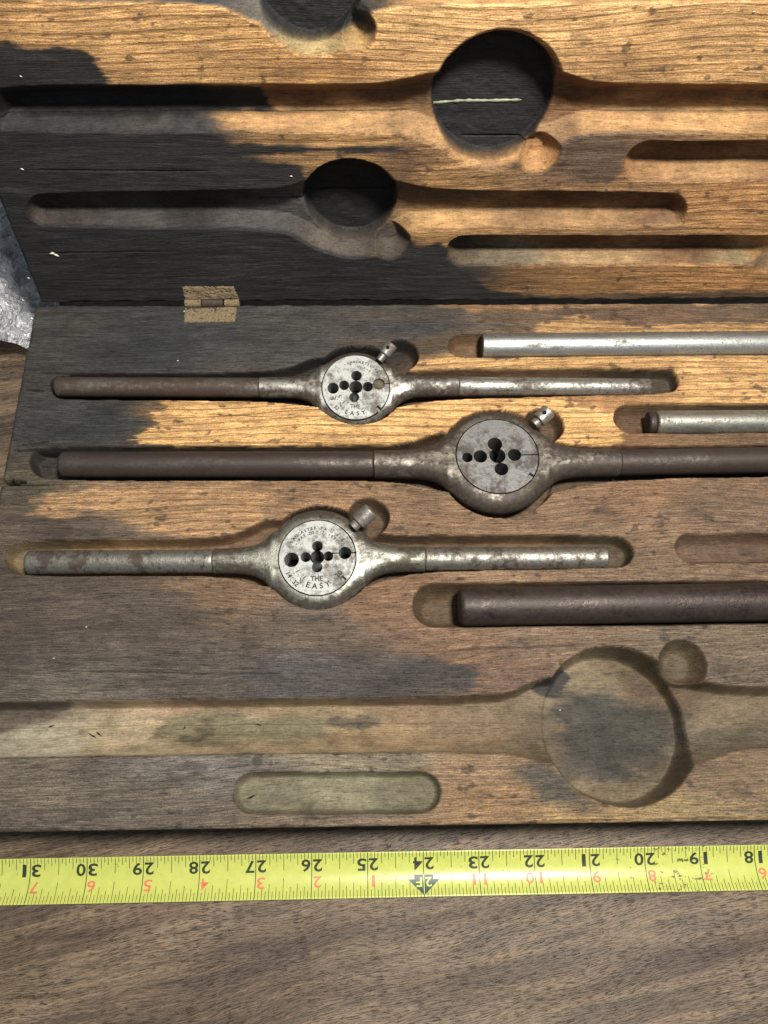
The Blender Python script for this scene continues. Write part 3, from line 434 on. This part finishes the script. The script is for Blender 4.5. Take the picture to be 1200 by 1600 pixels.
def die_stock(key, label, a, Rr, t_, rd, mats, tilt, holes, notch, texts, screw, taper):
    q = D[key]; cx, cy = q['c']; root = tag(empty('die_stock', (cx, q['hl'][1][1], H)), label, 'die stock', 'die stocks lying in the case')
    root.rotation_euler = (math.radians(tilt), 0, 0)
    ax = q['hl'][1][0] - cx; bx = q['hr'][0][0] - cx; oy = cy - q['hl'][1][1]          # joints and the ring's offset from the handle axis
    body_m, hl_m, hr_m, die_m = mats
    # body: ring and both arms as one skin
    xs = np.unique(np.concatenate([np.linspace(ax, -Rr * 1.02, 26), np.linspace(-Rr * 1.02, Rr * 1.02, 90), np.linspace(Rr * 1.02, bx, 26)]))
    def halfw(x):
        c = math.sqrt(max(Rr * Rr - x * x, 0)); ar = a * 1.03 + .30 * math.exp(-max(abs(x) - Rr * .9, 0) / (.20 * Rr))
        if abs(x) < Rr * .9: ar = a * 1.03 + .30
        k = .10; hh = max(k - abs(c - ar), 0) / k; return max(c, ar) + hh * hh * k * .25
    W = np.array([halfw(x) for x in xs]); W = np.convolve(np.pad(W, 2, 'edge'), [.1, .2, .4, .2, .1], 'valid')
    sl_ = np.gradient(W, xs); n = 28; V = []; F = []
    for x, w_, s_ in zip(xs, W, sl_):
        cs = 1 / math.sqrt(1 + s_ * s_); f = min(1, abs(w_ - a) / (Rr - a)); th = a + (t_ - a) * f
        off = oy * min(1, max(0, 1 - (abs(x) - Rr * .5) / (Rr * 1.0)))
        for sgn in (1, -1):
            for k in range(n):
                ph = -math.pi / 2 + math.pi * k / n; yy = w_ * math.sin(ph) * sgn
                d = max((w_ - abs(yy)) * (cs if f > .03 else 1), 0); rr = th * (1 + .25 * f); u = min(d / rr, 1)
                z = th * math.sqrt(max(0, 1 - (1 - u) ** 2)); V.append((x, yy + off, z * sgn))
    N = 2 * n
    for i in range(len(xs) - 1):
        for k in range(N): A, B = i * N + k, i * N + (k + 1) % N; F.append((A, A + N, B + N, B))
    F.append(tuple(range(N))); F.append(tuple(range((len(xs) - 1) * N, len(xs) * N))[::-1])
    F = [f[::-1] for f in F]
    bd = pydata('stock_body', V, F, body_m, root); bmx = bmesh.new(); bmx.from_mesh(bd.data); bmesh.ops.recalc_face_normals(bmx, faces=bmx.faces[:]); bmx.to_mesh(bd.data); bmx.free()
    V2, F2 = cylmesh(0, oy, rd + .022, -1, 1, 72); boolcut(bd, [(V2, F2)])
    bd.data.polygons.foreach_set('use_smooth', [True] * len(bd.data.polygons)); sharp(bd, 40)
    # handles
    tl, tr = taper
    xl = q['hl'][0][0] - cx; yl = q['hl'][0][1] - q['hl'][1][1]
    hL = cyl('handle', xl, ax + .004, a * .97 * tl, hl_m, root, 36, .03, min(.07, a * .5), 1 / tl); 
    hL.rotation_euler = (0, 0, math.atan2(-yl, ax - xl)); hL.location = (ax * (1 - math.cos(hL.rotation_euler[2])), -ax * math.sin(hL.rotation_euler[2]), 0)
    xr = q['hr'][1][0] - cx; yr = q['hr'][1][1] - q['hr'][0][1]
    hR = cyl('handle', bx - .004, xr, a * .97, hr_m, root, 36, .025, min(.05, a * .4), tr)
    hR.rotation_euler = (0, 0, math.atan2(yr, xr - bx)); hR.location = (bx * (1 - math.cos(hR.rotation_euler[2])), -bx * math.sin(hR.rotation_euler[2]), 0)
    # die
    zt = t_ + .006; V3, F3 = cylmesh(0, 0, rd, zt - .56, zt, 72); die = pydata('die', V3, F3, die_m, root, False); die.location = (0, oy, 0)
    cut = [cylmesh(x * rd, y * rd, r * rd, zt - 1, zt + 1, 28) if dp is None else cylmesh(x * rd, y * rd, r * rd, zt - dp, zt + 1, 28) for x, y, r, dp in holes]
    rx = max(h_[0] for h_ in holes); ry = [h_[1] for h_ in holes if h_[0] == rx][0]
    cut.append(boxmesh(rd * .72, rd * ry * 1.02, rd * .66, .022, zt - .2, zt + .2, .02))
    nx_, ny_ = notch; cut.append(boxmesh(nx_ * rd, ny_ * rd, rd * .14, rd * .12, zt - .1, zt + .2, math.atan2(ny_, nx_)))
    boolcut(die, cut); die.data.materials.clear(); die.data.materials.append(die_m)
    bmx = bmesh.new(); bmx.from_mesh(die.data)
    ed = [e for e in bmx.edges if len(e.link_faces) == 2 and e.calc_face_angle(0) > 1 and all(v.co.z > zt - .001 for v in e.verts)]
    bmesh.ops.bevel(bmx, geom=ed, offset=.007, segments=1, affect='EDGES', clamp_overlap=True); bmx.to_mesh(die.data); bmx.free()
    die.data.polygons.foreach_set('use_smooth', [True] * len(die.data.polygons)); sharp(die, 30)
    Vg, Fg = cylmesh(0, 0, rd * .95, zt - .62, zt - .585, 40); gm = pydata('grime_backing', Vg, Fg, M_spl_shade, die)  # black disc added below the die, painting the deep shade in its holes
    if texts: stamp('stamped_character', [(s, x * rd, y * rd, hh * rd, an) for s, x, y, hh, an in texts], zt + .0022, die)
    if screw[3]:                                                                        # the last pilot hole is packed with dirt
        hx, hy, hr, dp = holes[-1]; V4, F4 = cylmesh(hx * rd, hy * rd, hr * rd * 1.0, zt - dp - .05, zt - dp * .55, 24); pk = pydata('dirt_plug', V4, F4, M_dirt, die)
    # clamp screw, lying out from the ring
    ang, r0, lng, _, rs = screw; sroot = empty('clamp_screw'); sroot.parent = root; sroot.location = (0, oy, t_ * .25)
    sroot.rotation_euler = (0, -math.radians(16), math.radians(ang))
    cyl('screw_shank', Rr * .93, r0 + .04, rs * .62, M_screw, sroot, 24, .01)
    hd = cyl('screw_head', r0, r0 + lng, rs, M_screw, sroot, 32, .025)
    if key != 'w3':
        Vh, Fh = cylmesh(r0 + lng * .55, 0, rs * .30, -1, 1, 20); boolcut(hd, [(Vh, Fh)]); hd.data.polygons.foreach_set('use_smooth', [True] * len(hd.data.polygons)); sharp(hd, 40)
    return root
T3 = arc('LANCASTER,PA.U.S.A.', .80, 88, 6.6, .085) + arc('PAT.DEC.7,1897', .68, 88, 7.2, .075) + [('THE', -.01, -.56, .13, .0)] + arc('EASY', .76, 272, 13, .15, False) + \
     [('20', .56, -.45, .15, math.radians(48)), ('1', -.33, -.54, .12, math.radians(-48)), ('/', -.42, -.62, .15, math.radians(20)), ('32', -.55, -.68, .13, math.radians(-45)), ('1', -.50, -.36, .12, math.radians(-62)), ('14', -.72, -.46, .13, math.radians(-58))]
T1 = arc('LANCASTER,PA.', .80, 68, 6.4, .075) + arc('U.S.A.', .66, 62, 8, .07) + [('THE', -.02, -.60, .12, math.radians(-4))] + arc('EASY', .82, 268, 12, .13, False) + \
     [('1', -.36, -.47, .12, math.radians(-45)), ('/', -.46, -.54, .15, math.radians(20)), ('32', -.57, -.64, .12, math.radians(-42)), ('9', -.71, -.36, .13, math.radians(-65)), ('/', -.61, -.33, .15, 0), ('5', -.49, -.28, .12, math.radians(-60))]
die_stock('w1', 'die stock nearest the hinge, bright die face, rusty brown left handle', .205, .80, .22, .66, (M_w1, M_w1h, M_w1r, M_die), 12,
          [(0, 0, .20, None), (.02, .36, .16, None), (-.05, -.32, .152, None), (.36, .01, .152, None), (-.35, .06, .15, None), (-.68, -.03, .172, None), (.69, .095, .18, .12)], (.66, -.66), T1, (49, .90, .26, True, .125), (1.0, .86))
die_stock('w2', 'longest die stock, dark brown patina all over, dull grey die, middle of the case', .262, 1.08, .26, .775, (M_w2, M_w2h, M_w2h, M_die2), 0,
          [(0, 0, .20, None), (-.04, .32, .18, None), (.07, -.36, .17, None), (-.42, -.015, .168, None), (-.74, -.04, .13, None), (.42, .02, .165, None)], (.78, -.55), [], (40, 1.12, .28, False, .15), (.98, 1.0))
die_stock('w3', 'grey steel die stock nearest the tape, die stamped THE EASY, scuffed handles', .222, .945, .24, .685, (M_w3, M_w3h, M_w3h, M_die), 6,
          [(0, 0, .185, None), (0, .30, .142, None), (0, -.265, .14, None), (.29, .03, .13, None), (-.30, .01, .135, None), (-.67, -.06, .195, None), (.725, .11, .167, None)], (.68, -.58), T3, (40, 1.01, .32, False, .155), (1.0, .95))

# ------------------------------------------------------------------ loose handle bars
for i, (p, q, r) in enumerate(D['rods']):
    root = tag(empty('handle_bar', (p[0], p[1], H + (-.03, -.05, -.02)[i])), ('clean bright steel bar in the groove closest to the hinge', 'steel bar with a brown worn end, at the right edge above the longest die stock', 'thick dark brown bar with a rounded end, below the die stocks')[i], 'bar', 'loose bars lying in the grooves')
    root.rotation_euler = (0, 0, math.atan2(q[1] - p[1], q[0] - p[0])); L = math.hypot(q[0] - p[0], q[1] - p[1])
    ch = (.02, .05, .09)[i]
    cyl('bar_shaft', ch * .0 + (.0, .16, .0)[i], L, r, (M_rod1, M_rod2, M_rod3)[i], root, 48, ch, ch)
    if i == 1: cyl('worn_tip', 0, .155, r * .93, M_w2h, root, 40, .05, .05)
    if i == 0: cyl('bar_end', -.012, .03, r * .9, M_w2, root, 40, .01)

# ------------------------------------------------------------------ tape measure
TY, TW, TZ, TS = -.735, .735, .03, .10
tape = tag(empty('measuring_tape', (0, TY, 0)), 'yellow steel tape measure blade pulled out along the front of the case', 'tape measure')
TR = math.atan2(.030, 13.0); tape.rotation_euler = (0, 0, TR)
def tz(y): return TZ + TS * (2 * y / TW) ** 2
n = 24; V = []; F = []
xs = np.linspace(-9, 12, 85)
for x in xs:
    for k in range(n + 1): y = -TW / 2 + TW * k / n; V.append((x, y, tz(y)))
for i in range(len(xs) - 1):
    for k in range(n): a = i * (n + 1) + k; F.append((a, a + n + 1, a + n + 2, a + 1))
bl = pydata('tape_blade', V, F, M_tape, tape); sm = bl.modifiers.new('thickness', 'SOLIDIFY'); sm.thickness = .008; sm.offset = -1
X24 = D['x24']
def strip(V, F, x, y0, y1, w_):
    m = max(1, int(abs(y1 - y0) / .05)); b_ = len(V)
    for k in range(m + 1):
        y = y0 + (y1 - y0) * k / m; V += [(x - w_ / 2, y, tz(y) + .0025), (x + w_ / 2, y, tz(y) + .0025)]
    for k in range(m): a = b_ + 2 * k; F.append((a, a + 1, a + 3, a + 2))
V = []; F = []
for k in range(-16 * 9, 16 * 9 + 1):
    x = X24 - k / 16; top = TW / 2 - .004; bot = -TW / 2 + .004; k = k % 16
    if k == 0: strip(V, F, x, bot, top, .014); continue
    Lt = .27 if k == 8 else .185 if k % 4 == 0 else .125 if k % 2 == 0 else .085
    Lb = .33 if k == 8 else .24 if k % 4 == 0 else .19 if k % 2 == 0 else .125
    strip(V, F, x, top - Lt, top, .010); strip(V, F, x, bot, bot + Lb, .009)
tk = pydata('tick_marks', V, F, M_black, tape, False); tk['kind'] = 'stuff'
def numeral(s, x, y, hh, wd, mat, bold=.02, name='numeral', up=.003):
    tv, tf = textmesh(s, bold); w0 = max(u for u, v in tv) - min(u for u, v in tv)
    V = [(x - u * wd / w0, y - v * hh, tz(y - v * hh) + up) for u, v in tv]
    return pydata(name, V, [f for f in tf], mat, tape, False)
for n_ in range(16, 33):
    x = X24 - (n_ - 24); s = str(n_)
    numeral(s[0], x + .105, .165, .205, .165 if s[0] != '1' else .07, M_black); numeral(s[1], x - .105, .165, .205, .165 if s[1] != '1' else .07, M_black)
    r = str(n_ - 24) if n_ > 24 else str(n_ - 12)
    if n_ != 24:
        numeral(r[0], x + .10, -.105, .185, .145 if r[0] != '1' else .055, M_red, .012, up=.0032)
        if len(r) > 1: numeral(r[1], x - .10, -.105, .185, .145 if r[1] != '1' else .055, M_red, .012, up=.0032)
A = [(-.17, -.015), (-.17, -.09), (-.285, -.09), (0, -.345), (.285, -.09), (.17, -.09), (.17, -.015)]
bm = bmesh.new(); f_ = bm.faces.new([bm.verts.new((X24 + x, y, 0)) for x, y in A])
bmesh.ops.triangulate(bm, faces=[f_])
for k in range(8): bmesh.ops.bisect_plane(bm, geom=bm.verts[:] + bm.edges[:] + bm.faces[:], plane_co=(0, -.03 - k * .04, 0), plane_no=(0, 1, 0))
for v in bm.verts: v.co.z = tz(v.co.y) + .0038
me = bpy.data.meshes.new('foot_arrow'); bm.to_mesh(me); bm.free(); link('foot_arrow', me, M_arrow, tape, False)
numeral('2', X24 + .085, -.135, .15, .11, M_yel, .01, up=.005); numeral('F', X24 - .085, -.135, .15, .10, M_yel, .01, 'letter', .005)
V = []; F = []; strip(V, F, X24, -.33, -.015, .012); o = pydata('arrow_line', [(a, b_, c + .0025) for a, b_, c in V], F, M_yel, tape, False)

# ------------------------------------------------------------------ crumpled plastic at the left, behind the case
nn = 130; rs = np.random.RandomState(4)
U, Vv = np.meshgrid(np.linspace(-3.6, 0, nn), np.linspace(0, 6.2, int(nn * 1.4)))
edge = -6.95 - .25 * Vv + .35 * np.maximum(0, .55 - Vv) * -2.2 + .08 * fbm(U, Vv, 2, 2, 7)
Xp = edge + U; Yp = 10.25 + Vv + .12 * U + .30 * np.cos(U * 1.2)*0
cr = np.abs(fbm(U + .3 * Vv, Vv, 1.6, 1.5, 11, 4)) * .6 + np.abs(fbm(U, Vv, 4.5, 4, 51, 3)) * .2
Zp = .12 + cr + .18 * (1 - np.cos(np.clip(-U, 0, 1) * math.pi)) 
P_ = np.stack([Xp, Yp, Zp], -1).reshape(-1, 3); idx = np.arange(P_.shape[0]).reshape(U.shape)
F = np.stack([idx[:-1, :-1], idx[:-1, 1:], idx[1:, 1:], idx[1:, :-1]], -1).reshape(-1, 4).tolist()
s = NT('clear_plastic_film'); s.b.inputs['Transmission Weight'].default_value = 0; s.b.inputs['Roughness'].default_value = .16; s.b.inputs['Base Color'].default_value = (.90, .92, .96, 1); s.b.inputs['Specular IOR Level'].default_value = .9
_n = s.math('ABSOLUTE', s.math('SUBTRACT', s.noise(2.2, (1, .8, 1), 5, .6, 1.2), .5)); _p = s.math('POWER', s.math('SUBTRACT', 1., _n), 9.)
s.bump(s.math('ADD', _p, s.math('MULTIPLY', s.noise(9, (1, 1, 1), 3, .6), .35)),   .16, 1.)
s.b.inputs['Coat Weight'].default_value = 1; s.b.inputs['Coat Roughness'].default_value = .12
tr = s.n('ShaderNodeBsdfTransparent'); mx = s.n('ShaderNodeMixShader'); mx.inputs[0].default_value = .8
s.l(tr.outputs[0], mx.inputs[1]); s.l(s.b.outputs[0], mx.inputs[2]); s.l(mx.outputs[0], s.t.nodes['Material Output'].inputs[0])
pf = pydata('plastic_sheet', P_, F, s.m); tag(pf, 'crumpled clear plastic sheet on the bench beside the lid', 'plastic sheet')

# ------------------------------------------------------------------ splinters, chips and crumbs
def shard(name, p, q, z, wd, mat, parent=None, mw=None):
    d = Vector((q[0] - p[0], q[1] - p[1], 0)); n_ = Vector((-d.y, d.x, 0)).normalized() * wd; c = (Vector((*p, z)) + Vector((*q, z))) / 2
    V = [Vector((*p, z)), Vector((*q, z)), c + n_ - Vector((0, 0, wd * .6)), c - n_ - Vector((0, 0, wd * .6)), c + Vector((0, 0, wd)) + n_ * .2]
    F = [(0, 4, 2), (4, 1, 2), (0, 3, 4), (4, 3, 1), (0, 2, 3), (1, 3, 2)]
    if mw: V = [mw @ v for v in V]
    return pydata(name, V, F, mat, parent, False)
SL = ['longer of two crossed black splinters in the wide front groove', 'shorter black splinter beside the longer one in the wide front groove', 'leftmost black splinter in the wide front groove', 'black splinter in the small oval recess near the tape', 'thin upright black splinter in the middle of the wide front groove', 'black splinter right of the others in the wide front groove']
for i, (p, q) in enumerate(D['spl']):
    z = H - (.17 if i == 3 else .425)
    tag(shard('splinter', p, q, z, .016 if i in (0, 1, 3) else .011, M_spl_shade), SL[i], 'splinter', 'black splinters in the grooves')
rnd = random.Random(8); CW = LM
sizes = [.035, .06, .03, .025, .03, .03]
for (x, y), r in zip(D['chips']['lid'], sizes):
    k = 2 if r > .05 else 1
    for j in range(k):
        a = rnd.uniform(-.6, .1); dx, dy = math.cos(a) * r, math.sin(a) * r; ox = (j - .5 * (k - 1)) * r * 1.1
        o = shard('chipped_spot', (x - dx + ox, y - dy - ox * .6), (x + dx + ox, y + dy - ox * .6), .012, r * .45, M_chip, case, None); o.matrix_local = LM
for x, y in D['chips']['fleck']:
    o = shard('chipped_spot', (x - .02, y), (x + .02, y + .01), .01, .014, M_chip, case); o.location = (-2, -5, H)
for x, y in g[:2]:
    o = shard('glue_crumb', (x - .05, y), (x + .05, y + .02), -.74, .035, M_crack_light_glue, case); o.matrix_local = LM
